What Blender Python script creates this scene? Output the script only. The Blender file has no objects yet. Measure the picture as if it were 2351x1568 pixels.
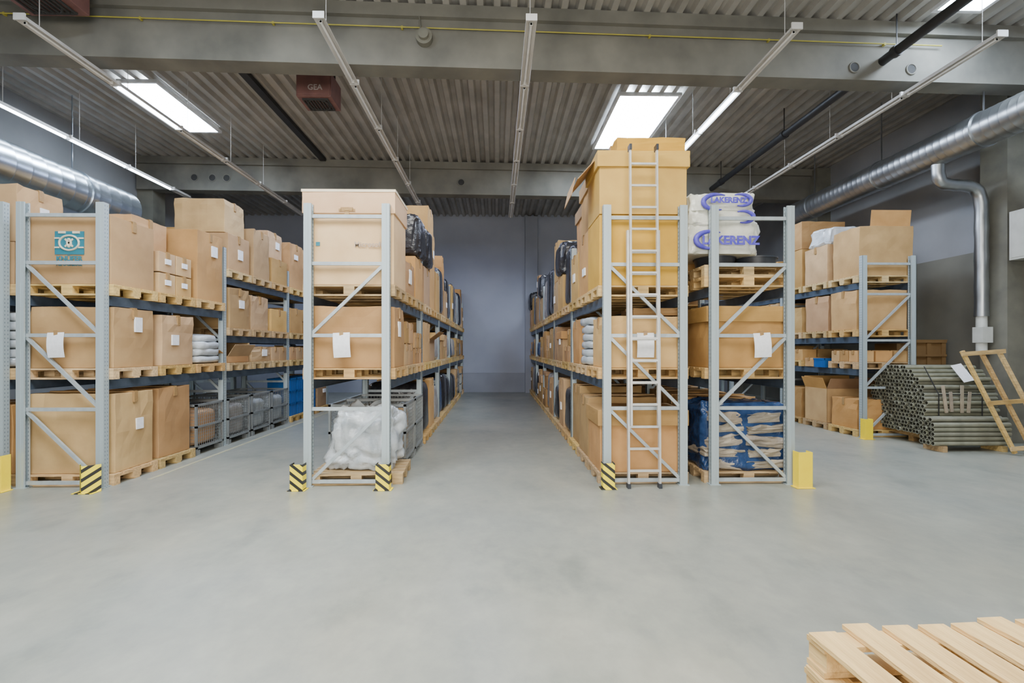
import bpy, math, random
from mathutils import Vector, Matrix, noise
R = random.Random(7)
S = bpy.context.scene
COL = S.collection

# ---------------------------------------------------------------- materials
def nt(name):
    m = bpy.data.materials.new(name); m.use_nodes = True
    n = m.node_tree
    return m, n, n.nodes, n.links, n.nodes['Principled BSDF']

def mat(name, c1, c2=None, rough=0.6, metal=0.0, scale=6.0, bump=0.0, rand=0.0, detail=5, bscale=None, stretch=(1,1,1), emis=None, es=0, alpha=1.0, spec=None):
    m, t, N, L, P = nt(name)
    P.inputs['Roughness'].default_value = rough
    P.inputs['Metallic'].default_value = metal
    if spec is not None: P.inputs['Specular IOR Level'].default_value = spec
    if c2 is None: c2 = tuple(v*0.85 for v in c1)
    tc = N.new('ShaderNodeTexCoord'); mp = N.new('ShaderNodeMapping'); mp.inputs['Scale'].default_value = stretch
    nz = N.new('ShaderNodeTexNoise'); nz.inputs['Scale'].default_value = scale; nz.inputs['Detail'].default_value = detail
    L.new(tc.outputs['Object'], mp.inputs['Vector']); L.new(mp.outputs[0], nz.inputs['Vector'])
    rp = N.new('ShaderNodeValToRGB'); rp.color_ramp.elements[0].position = .32; rp.color_ramp.elements[1].position = .68
    rp.color_ramp.elements[0].color = (*c2, 1); rp.color_ramp.elements[1].color = (*c1, 1)
    L.new(nz.outputs['Fac'], rp.inputs['Fac'])
    out = rp.outputs['Color']
    if rand > 0:
        oi = N.new('ShaderNodeObjectInfo'); hs = N.new('ShaderNodeHueSaturation')
        mr = N.new('ShaderNodeMapRange'); mr.inputs['To Min'].default_value = 1-rand*1.3; mr.inputs['To Max'].default_value = 1+rand*.7
        L.new(oi.outputs['Random'], mr.inputs['Value']); L.new(mr.outputs[0], hs.inputs['Value'])
        ml = N.new('ShaderNodeMath'); ml.operation = 'MULTIPLY'; ml.inputs[1].default_value = 7.31
        fr = N.new('ShaderNodeMath'); fr.operation = 'FRACT'
        L.new(oi.outputs['Random'], ml.inputs[0]); L.new(ml.outputs[0], fr.inputs[0])
        mr2 = N.new('ShaderNodeMapRange'); mr2.inputs['To Min'].default_value = 0.84; mr2.inputs['To Max'].default_value = 1.08
        L.new(fr.outputs[0], mr2.inputs['Value']); L.new(mr2.outputs[0], hs.inputs['Saturation'])
        ml3 = N.new('ShaderNodeMath'); ml3.operation = 'MULTIPLY'; ml3.inputs[1].default_value = 13.7
        fr3 = N.new('ShaderNodeMath'); fr3.operation = 'FRACT'
        L.new(oi.outputs['Random'], ml3.inputs[0]); L.new(ml3.outputs[0], fr3.inputs[0])
        mr3 = N.new('ShaderNodeMapRange'); mr3.inputs['To Min'].default_value = 0.488; mr3.inputs['To Max'].default_value = 0.506
        L.new(fr3.outputs[0], mr3.inputs['Value']); L.new(mr3.outputs[0], hs.inputs['Hue'])
        L.new(out, hs.inputs['Color']); out = hs.outputs['Color']
    L.new(out, P.inputs['Base Color'])
    if bump > 0:
        n2 = N.new('ShaderNodeTexNoise'); n2.inputs['Scale'].default_value = bscale or scale*4; n2.inputs['Detail'].default_value = 4
        L.new(mp.outputs[0], n2.inputs['Vector'])
        b = N.new('ShaderNodeBump'); b.inputs['Strength'].default_value = bump; b.inputs['Distance'].default_value = 0.02
        L.new(n2.outputs['Fac'], b.inputs['Height']); L.new(b.outputs[0], P.inputs['Normal'])
    if emis:
        P.inputs['Emission Color'].default_value = (*emis, 1); P.inputs['Emission Strength'].default_value = es
    P.inputs['Alpha'].default_value = alpha
    return m

def stripe_mat(name, mode):
    m, t, N, L, P = nt(name)
    P.inputs['Roughness'].default_value = .45
    tc = N.new('ShaderNodeTexCoord'); sp = N.new('ShaderNodeSeparateXYZ'); L.new(tc.outputs['Object'], sp.inputs[0])
    src = sp.outputs['X']
    if mode == 'chev':
        a = N.new('ShaderNodeMath'); a.operation = 'ABSOLUTE'; L.new(src, a.inputs[0]); src = a.outputs[0]
    k = N.new('ShaderNodeMath'); k.operation = 'MULTIPLY'; k.inputs[1].default_value = {'chev': -0.9, 'up': -0.8, 'down': 0.8}[mode]; L.new(src, k.inputs[0])
    ad = N.new('ShaderNodeMath'); ad.operation = 'ADD'; L.new(k.outputs[0], ad.inputs[0]); L.new(sp.outputs['Z'], ad.inputs[1])
    d = N.new('ShaderNodeMath'); d.operation = 'MULTIPLY'; d.inputs[1].default_value = 9.0; L.new(ad.outputs[0], d.inputs[0])
    d2 = N.new('ShaderNodeMath'); d2.operation = 'ADD'; d2.inputs[1].default_value = 20.3; L.new(d.outputs[0], d2.inputs[0])
    f = N.new('ShaderNodeMath'); f.operation = 'FRACT'; L.new(d2.outputs[0], f.inputs[0])
    g = N.new('ShaderNodeMath'); g.operation = 'GREATER_THAN'; g.inputs[1].default_value = .58; L.new(f.outputs[0], g.inputs[0])
    mx = N.new('ShaderNodeMix'); mx.data_type = 'RGBA'; mx.inputs[6].default_value = (1.0, .80, .005, 1); mx.inputs[7].default_value = (.015, .015, .015, 1)
    L.new(g.outputs[0], mx.inputs[0]); L.new(mx.outputs[2], P.inputs['Base Color'])
    return m

def post_mat():
    m, t, N, L, P = nt('galvanised_post')
    P.inputs['Metallic'].default_value = .25; P.inputs['Roughness'].default_value = .45
    tc = N.new('ShaderNodeTexCoord'); sp = N.new('ShaderNodeSeparateXYZ'); L.new(tc.outputs['Object'], sp.inputs[0])
    d = N.new('ShaderNodeMath'); d.operation = 'MULTIPLY'; d.inputs[1].default_value = 20; L.new(sp.outputs['Z'], d.inputs[0])
    f = N.new('ShaderNodeMath'); f.operation = 'FRACT'; L.new(d.outputs[0], f.inputs[0])
    g = N.new('ShaderNodeMath'); g.operation = 'LESS_THAN'; g.inputs[1].default_value = .4; L.new(f.outputs[0], g.inputs[0])
    def band(sock, lo, hi):
        a = N.new('ShaderNodeMath'); a.operation = 'ABSOLUTE'; L.new(sock, a.inputs[0])
        g1 = N.new('ShaderNodeMath'); g1.operation = 'GREATER_THAN'; g1.inputs[1].default_value = lo; L.new(a.outputs[0], g1.inputs[0])
        g2 = N.new('ShaderNodeMath'); g2.operation = 'LESS_THAN'; g2.inputs[1].default_value = hi; L.new(a.outputs[0], g2.inputs[0])
        mm = N.new('ShaderNodeMath'); mm.operation = 'MULTIPLY'; L.new(g1.outputs[0], mm.inputs[0]); L.new(g2.outputs[0], mm.inputs[1]); return mm.outputs[0]
    b = band(sp.outputs['Y'], .014, .024)
    mm = N.new('ShaderNodeMath'); mm.operation = 'MULTIPLY'; L.new(b, mm.inputs[0]); L.new(g.outputs[0], mm.inputs[1])
    mx = N.new('ShaderNodeMix'); mx.data_type = 'RGBA'; mx.inputs[6].default_value = (.40, .47, .49, 1); mx.inputs[7].default_value = (.18, .22, .25, 1)
    L.new(mm.outputs[0], mx.inputs[0]); L.new(mx.outputs[2], P.inputs['Base Color'])
    return m

def floor_mat():
    m, t, N, L, P = nt('polished_concrete_floor')
    tc = N.new('ShaderNodeTexCoord')
    def nz(s, d, st=(1, 1, 1), rg=.5, off=0):
        mp = N.new('ShaderNodeMapping'); mp.inputs['Scale'].default_value = st; mp.inputs['Location'].default_value = (off, off*.7, off*.31+.37); L.new(tc.outputs['Object'], mp.inputs[0])
        n = N.new('ShaderNodeTexNoise'); n.inputs['Scale'].default_value = s; n.inputs['Detail'].default_value = d; n.inputs['Roughness'].default_value = rg
        L.new(mp.outputs[0], n.inputs['Vector']); return n
    a = nz(.45, 6, rg=.5); b = nz(1.7, 9, (1, .75, 1), .62, 3.1); s = nz(7, 7, (1, .8, 1), .62, 7.7)
    def ramp(node, els):
        r = N.new('ShaderNodeValToRGB'); e = r.color_ramp.elements; r.color_ramp.interpolation = 'EASE'
        e[0].position = els[0][0]; e[0].color = (*els[0][1], 1); e[1].position = els[-1][0]; e[1].color = (*els[-1][1], 1)
        for p, c in els[1:-1]:
            x = e.new(p); x.color = (*c, 1)
        L.new(node.outputs['Fac'], r.inputs[0]); return r.outputs[0]
    def mul(x, y):
        mx = N.new('ShaderNodeMix'); mx.data_type = 'RGBA'; mx.blend_type = 'MULTIPLY'; mx.inputs[0].default_value = 1
        L.new(x, mx.inputs[6]); L.new(y, mx.inputs[7]); return mx.outputs[2]
    o = ramp(a, [(.25, (.29, .31, .28)), (.5, (.345, .35, .295)), (.75, (.42, .405, .32))])
    o = mul(o, ramp(b, [(.25, (.62, .65, .68)), (.5, (.86, .87, .88)), (.72, (1, 1, 1))]))
    o = mul(o, ramp(s, [(.25, (.84, .85, .86)), (.75, (1, 1, 1))]))
    L.new(o, P.inputs['Base Color'])
    r3 = N.new('ShaderNodeMapRange'); r3.inputs['From Min'].default_value = .3; r3.inputs['From Max'].default_value = .7; r3.inputs['To Min'].default_value = .38; r3.inputs['To Max'].default_value = .28
    L.new(a.outputs['Fac'], r3.inputs['Value']); L.new(r3.outputs[0], P.inputs['Roughness'])
    P.inputs['Specular IOR Level'].default_value = .55
    return m

M = dict(
 card=mat('cardboard', (.54, .33, .125), (.41, .24, .085), .8, scale=2.5, bump=.14, rand=.22),
 cardg=mat('golden_cardboard', (.62, .365, .072), (.51, .29, .055), .8, scale=2.5, bump=.10, rand=.05),
 cardp=mat('pale_cardboard', (.70, .48, .25), (.60, .39, .19), .8, scale=2.5, bump=.08, rand=.05),
 cream=mat('cream_cardboard', (.80, .68, .48), (.70, .58, .40), .8, scale=3, rand=.03),
 dcard=mat('dark_cardboard', (.22, .125, .045), None, .85, scale=3),
 tape=mat('packing_tape', (.38, .235, .10), (.31, .19, .08), .25, scale=8, bump=.3, bscale=40),
 wood=mat('pallet_wood', (.66, .45, .17), (.40, .265, .10), .75, scale=5, bump=.15, rand=.18, stretch=(1, 6, 6)),
 woodn=mat('fresh_pallet_wood', (.80, .55, .235), (.50, .315, .12), .75, scale=7, bump=.35, stretch=(3.0, .3, 3.0), bscale=30, detail=9),
 steel=mat('galvanised_brace', (.47, .53, .55), (.39, .44, .47), .4, .3, scale=12),
 beam=mat('blue_grey_beam_paint', (.08, .11, .16), (.055, .08, .115), .45, .2, scale=9),
 concrete=mat('beam_concrete', (.205, .198, .168), (.115, .113, .098), .9, scale=1.3, bump=.2, detail=10),
 concrete2=mat('column_concrete', (.18, .175, .14), (.12, .118, .098), .9, scale=2.5, bump=.2, detail=9),
 deck=mat('roof_deck_steel', (.43, .415, .385), (.32, .31, .285), .5, .2, scale=2),
 wallb=mat('painted_wall', (.37, .395, .47), (.31, .335, .41), .8, scale=.7, bump=.05),
 walll=mat('grey_painted_wall', (.29, .295, .31), (.225, .23, .24), .8, scale=.8, bump=.05),
 walld=mat('wall_concrete_panel', (.205, .198, .165), (.15, .145, .12), .9, scale=1.2, bump=.15, detail=8),
 plinth=mat('wall_plinth_paint', (.28, .30, .36), None, .7, scale=1.5),
 duct=mat('duct_steel', (.70, .78, .86), (.58, .65, .73), .25, .95, scale=3),
 ductd=mat('dull_duct_steel', (.46, .48, .49), (.34, .36, .37), .36, .95, scale=2.5),
 black=mat('black_pipe_paint', (.02, .02, .022), None, .5),
 rail=mat('white_trunking', (.54, .53, .51), (.46, .45, .435), .5, scale=3),
 tube=mat('lamp_tube_off', (.8, .8, .78), None, .3),
 lit=mat('lamp_tube_lit', (1, 1, 1), None, .3, emis=(.72, .85, 1), es=28),
 sky=mat('skylight_panel', (1, 1, 1), (1, 1, 1), .4, emis=(.70, .83, 1.0), es=55),
 frame=mat('skylight_frame', (.75, .76, .78), None, .5),
 yellow=mat('safety_yellow', (1.0, .76, .005), (.95, .70, .005), .4),
 yline=mat('yellow_gas_line', (.42, .37, .06), None, .5),
 yfl=mat('worn_yellow_floor_tape', (.44, .41, .24), (.34, .33, .25), .6, scale=8),
 paper=mat('white_paper', (.84, .85, .87), (.76, .77, .79), .7, scale=20),
 plastic=mat('white_plastic_film', (.60, .635, .66), (.36, .40, .43), .18, scale=5, bump=.6, bscale=12),
 sack=mat('white_sack', (.72, .72, .63), (.53, .54, .46), .2, scale=5, bump=.7, bscale=9),
 bluep=mat('blue_print', (.055, .04, .42), (.12, .10, .48), .5, scale=14),
 teal=mat('teal_print', (.02, .17, .23), None, .6),
 tealpale=mat('pale_print', (.62, .56, .42), None, .7),
 faint=mat('faint_blue_print', (.44, .33, .24), None, .7),
 bfilm=mat('black_stretch_film', (.012, .012, .016), (.03, .03, .035), .22, scale=9, bump=.6, bscale=10),
 blfilm=mat('blue_tarp', (.03, .07, .18), (.010, .028, .085), .22, scale=7, bump=.8, bscale=11),
 greyfilm=mat('grey_shrink_film', (.38, .35, .32), (.22, .20, .19), .25, scale=7, bump=.6, bscale=12),
 bluebin=mat('blue_plastic', (.01, .10, .34), None, .35),
 greybin=mat('dark_grey_plastic', (.03, .035, .045), None, .4),
 alu=mat('ladder_aluminium', (.68, .68, .65), (.58, .58, .56), .38, .5, scale=10),
 cage=mat('galvanised_wire', (.33, .35, .35), None, .45, .6),
 board=mat('weathered_board', (.44, .37, .27), (.25, .215, .17), .6, scale=4, bump=.4, rand=.25),
 tubes=mat('olive_cardboard_tube', (.235, .235, .17), (.16, .162, .118), .6, scale=5, rand=.2),
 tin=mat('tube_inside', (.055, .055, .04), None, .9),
 heater=mat('heater_red_brown', (.20, .095, .085), (.15, .07, .065), .55),
 hmark=mat('faded_print', (.42, .36, .34), None, .6),
 hole=mat('dark_opening', (.04, .04, .04), None, .9),
 white=mat('white_enamel', (.56, .57, .53), None, .4),
 post=post_mat(), floor=floor_mat(),
 chev=stripe_mat('chevron_stripes', 'chev'), up=stripe_mat('rising_stripes', 'up'), down=stripe_mat('falling_stripes', 'down'),
)

# ---------------------------------------------------------------- mesh helpers
class MB:
    def __init__(s): s.v = []; s.f = []; s.m = []; s.sm = []
    def add(s, vs, fs, mi=0, smooth=False):
        o = len(s.v); s.v += [tuple(v) for v in vs]
        for f in fs: s.f.append([i+o for i in f]); s.m.append(mi); s.sm.append(smooth)
    def box(s, c, d, mi=0, rot=None):
        x, y, z = d[0]/2, d[1]/2, d[2]/2
        vs = [Vector(p) for p in ((-x,-y,-z),(x,-y,-z),(x,y,-z),(-x,y,-z),(-x,-y,z),(x,-y,z),(x,y,z),(-x,y,z))]
        if rot is not None: vs = [rot @ v for v in vs]
        C = Vector(c)
        s.add([v+C for v in vs], [(0,3,2,1),(4,5,6,7),(0,1,5,4),(1,2,6,5),(2,3,7,6),(3,0,4,7)], mi); return s
    def bar(s, p0, p1, w, h, mi=0, up=(0, 0, 1)):
        p0, p1 = Vector(p0), Vector(p1); d = p1-p0; L = d.length; d.normalize(); u = Vector(up)
        if abs(d.dot(u)) > .99: u = Vector((0, 1, 0))
        sx = d.cross(u).normalized(); uu = sx.cross(d)
        rot = Matrix((sx, d, uu)).transposed()
        return s.box((p0+p1)/2, (w, L, h), mi, rot)
    def cyl(s, p0, p1, r, n=12, mi=0, r1=None, caps=True, smooth=True):
        p0, p1 = Vector(p0), Vector(p1); d = (p1-p0).normalized(); r1 = r if r1 is None else r1
        a = d.orthogonal().normalized(); b = d.cross(a)
        vs = []
        for p, rr in ((p0, r), (p1, r1)):
            for i in range(n):
                t = 2*math.pi*i/n; vs.append(p+a*math.cos(t)*rr+b*math.sin(t)*rr)
        s.add(vs, [(i, (i+1) % n, n+(i+1) % n, n+i) for i in range(n)], mi, smooth)
        if caps: s.add(vs, [tuple(range(n-1, -1, -1)), tuple(range(n, 2*n))], mi)
        return s
    def path(s, pts, rad, n=20, mi=0, caps=True):
        pts = [Vector(p) for p in pts]; vs = []; a = None
        for i, p in enumerate(pts):
            d = (pts[min(i+1, len(pts)-1)]-pts[max(i-1, 0)]).normalized()
            if a is None: a = d.orthogonal().normalized()
            a = (a-d*a.dot(d)).normalized(); b = d.cross(a); r = rad[i] if isinstance(rad, list) else rad
            for k in range(n):
                t = 2*math.pi*k/n; vs.append(p+a*math.cos(t)*r+b*math.sin(t)*r)
        fs = [(i*n+k, i*n+(k+1) % n, (i+1)*n+(k+1) % n, (i+1)*n+k) for i in range(len(pts)-1) for k in range(n)]
        s.add(vs, fs, mi, True)
        if caps: s.add(vs, [tuple(range(n-1, -1, -1)), tuple(range((len(pts)-1)*n, len(pts)*n))], mi)
        return s
    def mesh(s, name, mats):
        me = bpy.data.meshes.new(name); me.from_pydata(s.v, [], s.f)
        for m in mats: me.materials.append(M[m])
        me.polygons.foreach_set('material_index', s.m); me.polygons.foreach_set('use_smooth', s.sm)
        me.update(); return me

def ob(name, me, loc=(0, 0, 0), parent=None, rot=(0, 0, 0), label=None, cat=None, group=None, bevel=0):
    o = bpy.data.objects.new(name, me); COL.objects.link(o)
    if parent is not None: o.parent = parent
    o.location = loc; o.rotation_euler = rot
    if label: o['label'] = label
    if cat: o['category'] = cat
    if group: o['group'] = group
    if bevel:
        b = o.modifiers.new('bevel', 'BEVEL'); b.width = bevel; b.segments = 2; b.limit_method = 'ANGLE'; b.angle_limit = math.radians(50)
    return o
def struct(name, me, loc=(0, 0, 0)):
    o = ob(name, me, loc); o['kind'] = 'structure'; return o

def text_mesh(body, size, matn, bold=0.0, sx=1.0):
    c = bpy.data.curves.new('lettering', 'FONT'); c.body = body; c.size = size; c.align_x = 'CENTER'; c.align_y = 'CENTER'; c.extrude = .001; c.offset = bold
    t = bpy.data.objects.new('t', c); COL.objects.link(t)
    bpy.context.view_layer.update()
    me = bpy.data.meshes.new_from_object(t.evaluated_get(bpy.context.evaluated_depsgraph_get()))
    for v in me.vertices: v.co.x *= sx
    bpy.data.objects.remove(t); me.materials.clear(); me.materials.append(M[matn]); return me
FRONT = (math.pi/2, 0, 0)

# ---------------------------------------------------------------- camera
cam = bpy.data.cameras.new('camera'); co = bpy.data.objects.new('camera', cam); COL.objects.link(co)
co.location = (0, 0, 1.77); co.rotation_euler = (math.pi/2, 0, math.radians(-1.0))
cam.sensor_width = 36; cam.lens = 36*1083/2351; cam.shift_x = .00706; cam.shift_y = .00766; cam.clip_start = .05
S.camera = co

# ---------------------------------------------------------------- room
XL, XR, YB, YF, ZC = -10.3, 10.0, 19.5, -6.0, 7.25
struct('floor', MB().box(((XL+XR)/2, (YB+YF)/2, -.1), (XR-XL+.6, YB-YF+.6, .2)).mesh('floor', ['floor']))
b = MB().box((0, 0, 0), (.3, YB-YF, 3.8), 1).box((0, 0, 3.8), (.3, YB-YF, 3.8), 0)
struct('wall_right', b.mesh('wall_right', ['walll', 'walld']), (XR+.15, (YB+YF)/2, 1.9))
b = MB().box((0, 0, 0), (.3, YB-YF, 3.8), 0).box((0, 0, 3.8), (.3, YB-YF, 3.8), 0)
struct('wall_left', b.mesh('wall_left', ['walll']), (XL-.15, (YB+YF)/2, 1.9))
b = MB().box(((XL+XR)/2, YB+.15, 4.2), (XR-XL, .3, 6.8), 0).box(((XL+XR)/2, YB+.13, .4), (XR-XL, .3, .8), 1).box(((XL+XR)/2, YB+.12, .81), (XR-XL, .3, .03), 0)
struct('wall_back', b.mesh('wall_back', ['wallb', 'plinth']))
vs = []; fs = []; x = XL; per = .27; hgt = .09
prof = []
while x < XR:
    prof += [(x, 0), (x+.10, 0), (x+.14, hgt), (x+.23, hgt)]; x += per
ys = [YF, YB]
for (px, pz) in prof:
    for yy in ys: vs.append((px, yy, ZC+pz))
fs = [(2*i, 2*i+1, 2*i+3, 2*i+2) for i in range(len(prof)-1)]
b = MB(); b.add(vs, fs); b.box(((XL+XR)/2, (YB+YF)/2, ZC+.2), (XR-XL+.6, YB-YF+.6, .1))
struct('ceiling', b.mesh('ceiling', ['deck']))
SL = .034
def cbeam(i, y, zb=6.3, th=.34, sl=SL):
    b = MB().box((0, 0, (zb+ZC)/2), (XR-XL-.1, th, ZC-zb)).box((0, 0, ZC-.10), (XR-XL-.1, th+.16, .2))
    o = struct('trim_%d' % i, b.mesh('beam', ['concrete']), ((XL+XR)/2, y, 0)); o.rotation_euler = (0, 0, math.atan(sl)); return o
B1 = cbeam(1, 7.78); B2 = cbeam(2, 14.1, 6.33)
def hole(parent, x, z, r):
    b = MB().cyl((0, 0, 0), (0, -.012, 0), r, 24, 0)
    b.path([(r*math.cos(t*math.pi/12), -.012, r*math.sin(t*math.pi/12)) for t in range(25)], .012, 6, 1, False)
    ob('beam_opening', b.mesh('beam_opening', ['hole', 'concrete']), (x, -.17, z), parent)
for x, z in ((6.15, 6.50), (7.15, 6.50)): hole(B1, x, z, .085)
for x in (-8.5, -8.0, -7.6, -.9, 5.7): hole(B2, x, 6.68, .10)
n = 3
for (x, y, w, d) in ((XR-.2, 8.95, .4, .5), (XL+.2, 13.95, .5, .5), (XR-.2, 14.2, .4, .5), (1.42, YB-.15, .5, .3), (XR-.2, YB-.3, .4, .5), (XL+.2, 7.5, .4, .5)):
    struct('trim_%d' % n, MB().box((0, 0, 3.6), (w, d, 7.2)).mesh('column', ['concrete2'] if y != YB-.15 else ['plinth']), (x, y, 0)); n += 1
for i, (x0, x1, y0, y1) in enumerate(((-7.65, -6.95, 9.75, 11.9), (2.65, 3.9, 10.05, 12.7), (7.05, 7.75, 4.6, 7.42), (-4.0, -2.8, 2.0, 4.6))):
    b = MB().box(((x0+x1)/2, (y0+y1)/2, ZC-.03), (x1-x0, y1-y0, .02), 0)
    for xx in (x0-.03, x1+.03): b.box((xx, (y0+y1)/2, ZC-.03), (.06, y1-y0+.12, .06), 1)
    for yy in (y0-.03, y1+.03): b.box(((x0+x1)/2, yy, ZC-.03), (x1-x0, .06, .06), 1)
    struct('window_%d' % (i+1), b.mesh('skylight', ['sky', 'frame']))
ob('floor_marking_line', MB().box((0, 0, .002), (.06, 8, .003)).mesh('line', ['yfl']), (-4.72, 10.5, 0), label='worn yellow marking line on the concrete floor beside rack', cat='floor marking')

# ---------------------------------------------------------------- strip lights
def strip(x, y0, y1, lit, wires=True, z=6.1):
    e = ob('strip_light', None, (x, y0, z), label='long white suspended fluorescent trunking strip light' + (' with lit tubes' if lit else ', unlit'), cat='ceiling light', group='suspended strip lights')
    L = y1-y0
    b = MB()
    pr = [(-.028, .07), (.028, .07), (.028, .03), (.075, .0), (.07, -.006), (.022, .02), (-.022, .02), (-.07, -.006), (-.075, 0), (-.028, .03)]
    vs = [(px, 0, pz) for px, pz in pr]+[(px, L, pz) for px, pz in pr]; k = len(pr)
    b.add(vs, [(i, (i+1) % k, k+(i+1) % k, k+i) for i in range(k)]+[tuple(range(k)), tuple(range(2*k-1, k-1, -1))])
    yy = 1.55
    while yy < L: b.box((0, yy, .03), (.15, .03, .085)); yy += 1.55
    b.box((0, -.01, .03), (.15, .02, .09))
    ob('trunking_rail', b.mesh('trunking_rail', ['rail']), (0, 0, 0), e)
    yy = .06
    while yy+1.4 < L:
        on = any(a <= y0+yy+.7 <= c for a, c in lit)
        t = MB().cyl((0, yy, 0), (0, yy+1.42, 0), .024 if on else .016, 10).box((0, yy+.01, .008), (.04, .02, .05)).box((0, yy+1.41, .008), (.04, .02, .05))
        ob('lamp_tube', t.mesh('lamp_tube', ['lit' if on else 'tube']), (0, 0, -.006), e, label='glowing white tube' if on else None)
        if wires: ob('suspension_wire', MB().cyl((0, yy+.2, .07), (0, yy+.2, ZC-z), .005, 6).mesh('wire', ['rail']), (0, 0, 0), e)
        yy += 1.55
    return e
strip(-8.8, 5.2, 13.7, [(0, 30)])
strip(-6.25, 6.3, 15.4, [(7.6, 10.0)])
strip(-2.32, 6.2, 14.6, [])
strip(.46, 6.2, 15.5, [])
strip(4.05, 6.3, 15.4, [(8.6, 11.5)])
strip(6.98, 6.4, 14.3, [])

def duct(x, z, r, y0, y1, lab, dr=.003, pitch=.145, mt='duct'):
    pts = []; rad = []; y = y0
    while y < y1:
        for dy, q in ((0, 0), (pitch-.035, 0), (pitch-.025, dr), (pitch-.015, dr), (pitch-.005, 0)):
            pts.append((0, y+dy-y0, 0)); rad.append(r+q)
        y += pitch
    b = MB().path(pts, rad, 40)
    e = ob('ventilation_duct', b.mesh('ventilation_duct', [mt]), (x, y0, z), label=lab, cat='duct', group='round ventilation ducts')
    yy = .7
    while yy < y1-y0:
        c = MB().cyl((0, yy, 0), (0, yy+.06, 0), r+.02, 40).bar((0, yy+.03, r), (0, yy+.03, ZC-z), .03, .006)
        ob('duct_clamp', c.mesh('duct_clamp', [mt]), (0, 0, 0), e); yy += 2.2
    return e
duct(-9.15, 5.15, .48, 3.0, 11.7, 'large round galvanised spiral duct hanging near the wall', .002, .3)
duct(8.55, 5.63, .30, 3.0, 13.2, 'round galvanised spiral duct suspended beside the wall', mt='ductd')
def bez(p0, p1, p2, p3, n):
    r = []
    for i in range(n+1):
        t = i/n; r.append(tuple((1-t)**3*a+3*(1-t)**2*t*b+3*(1-t)*t*t*c+t**3*d for a, b, c, d in zip(p0, p1, p2, p3)))
    return r
pts = [(8.56, 9.0, 5.36), (8.56, 9.0, 5.22)]+bez((8.56, 9.0, 5.18), (8.58, 9.0, 4.92), (8.75, 9.0, 4.98), (9.0, 9.0, 4.95), 8)+bez((9.05, 9.0, 4.95), (9.32, 9.0, 4.93), (9.40, 9.0, 4.85), (9.42, 9.0, 4.5), 8)
pts += [(9.42, 9.0, 4.5-.19*i) for i in range(1, 12)]
e = ob('extraction_pipe', None, (9.42, 9.0, 1.7), label='thin galvanised S-bend pipe dropping down beside the wall column', cat='pipe')
T = Vector((9.42, 9.0, 1.7))
ob('metal_pipe', MB().path([Vector(p)-T for p in pts], [.105+(.008 if i % 3 == 0 else 0) for i in range(len(pts))], 20).mesh('metal_pipe', ['ductd']), (0, 0, 0), e)
ob('pipe_end', MB().cyl((0, 0, 0), (0, 0, .75), .085, 20).box((0, -.02, .35), (.2, .2, .3)).mesh('pipe_end', ['white']), (0, 0, 0), e, label='white lower pipe section')
b = MB().cyl((0, 0, 0), (0, 11.5, 0), .075, 16)
for yy in (.3, 3, 6, 9): b.cyl((0, yy, 0), (0, yy+.1, 0), .095, 16).bar((0, yy+.05, 0), (0, yy+.05, .6), .02, .01)
ob('ceiling_pipe', b.mesh('ceiling_pipe', ['black']), (6.5, 4.5, 6.62), label='black pipe running under the roof through the beam', cat='pipe')
ob('cable_tray', MB().box((0, 2.7, 0), (.16, 5.5, .05)).box((-.08, 2.7, .03), (.01, 5.5, .06)).box((.08, 2.7, .03), (.01, 5.5, .06)).mesh('cable_tray', ['black']), (-4.95, 8.1, 7.17), label='dark cable tray fixed under the corrugated roof', cat='cable tray')
b = MB().cyl((-8, 0, 0), (8, 0, 0), .010, 8)
for i in range(-7, 8, 2): b.box((i, .02, 0), (.03, .05, .04))
ob('gas_line', b.mesh('gas_line', ['yline']), (-.5, 7.54, 6.88), rot=(0, 0, math.atan(SL)), label='thin yellow gas pipe along the concrete beam', cat='pipe')
b = MB().cyl((0, 0, 0), (0, -.1, 0), .13, 24).cyl((0, -.1, 0), (0, -.16, 0), .08, 20).cyl((-.05, -.08, .1), (-.08, -.06, .36), .012, 8)
ob('junction_fitting', b.mesh('junction_fitting', ['concrete2']), (-1.15, 7.57, 6.73), label='round grey fitting mounted on the concrete beam', cat='fitting')

def heater(x, y, z, w, d, h, mark=True):
    e = ob('unit_heater', None, (x, y, z), label='red-brown unit air heater hanging from the roof', cat='heater', group='hanging unit heaters')
    b = MB().box((0, 0, h/2), (w, d, h)); b.box((0, -d/2-.01, h/2), (w*.94, .02, h*.9))
    ob('heater_body', b.mesh('heater_body', ['heater']), (0, 0, 0), e, bevel=.015)
    g = MB()
    for i in range(9): g.box((-w*.35+w*.7*i/8, 0, -.02), (.02, d*.7, .03))
    g.box((0, -d*.35, -.015), (w*.74, .03, .03)).box((0, d*.35, -.015), (w*.74, .03, .03))
    g.path([(min(w, d)*.36*math.cos(t*math.pi/12), min(w, d)*.36*math.sin(t*math.pi/12), -.02) for t in range(25)], .015, 8, 0, False)
    ob('air_grille', g.mesh('air_grille', ['hole']), (0, 0, 0), e)
    for sx in (-1, 1): ob('hanger', MB().box((sx*w*.45, 0, (h+ZC-z)/2), (.03, .03, ZC-z-h)).mesh('hanger', ['hole']), (0, 0, 0), e)
    if mark:
        ob('maker_mark', text_mesh('GEA', .14, 'hmark', .003), (w*.05, -d/2-.025, .15), e, FRONT)
heater(-3.36, 9.0, 6.42, .64, .55, .45)
heater(-6.45, 6.8, 6.70, .85, .6, .40, False)

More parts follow.
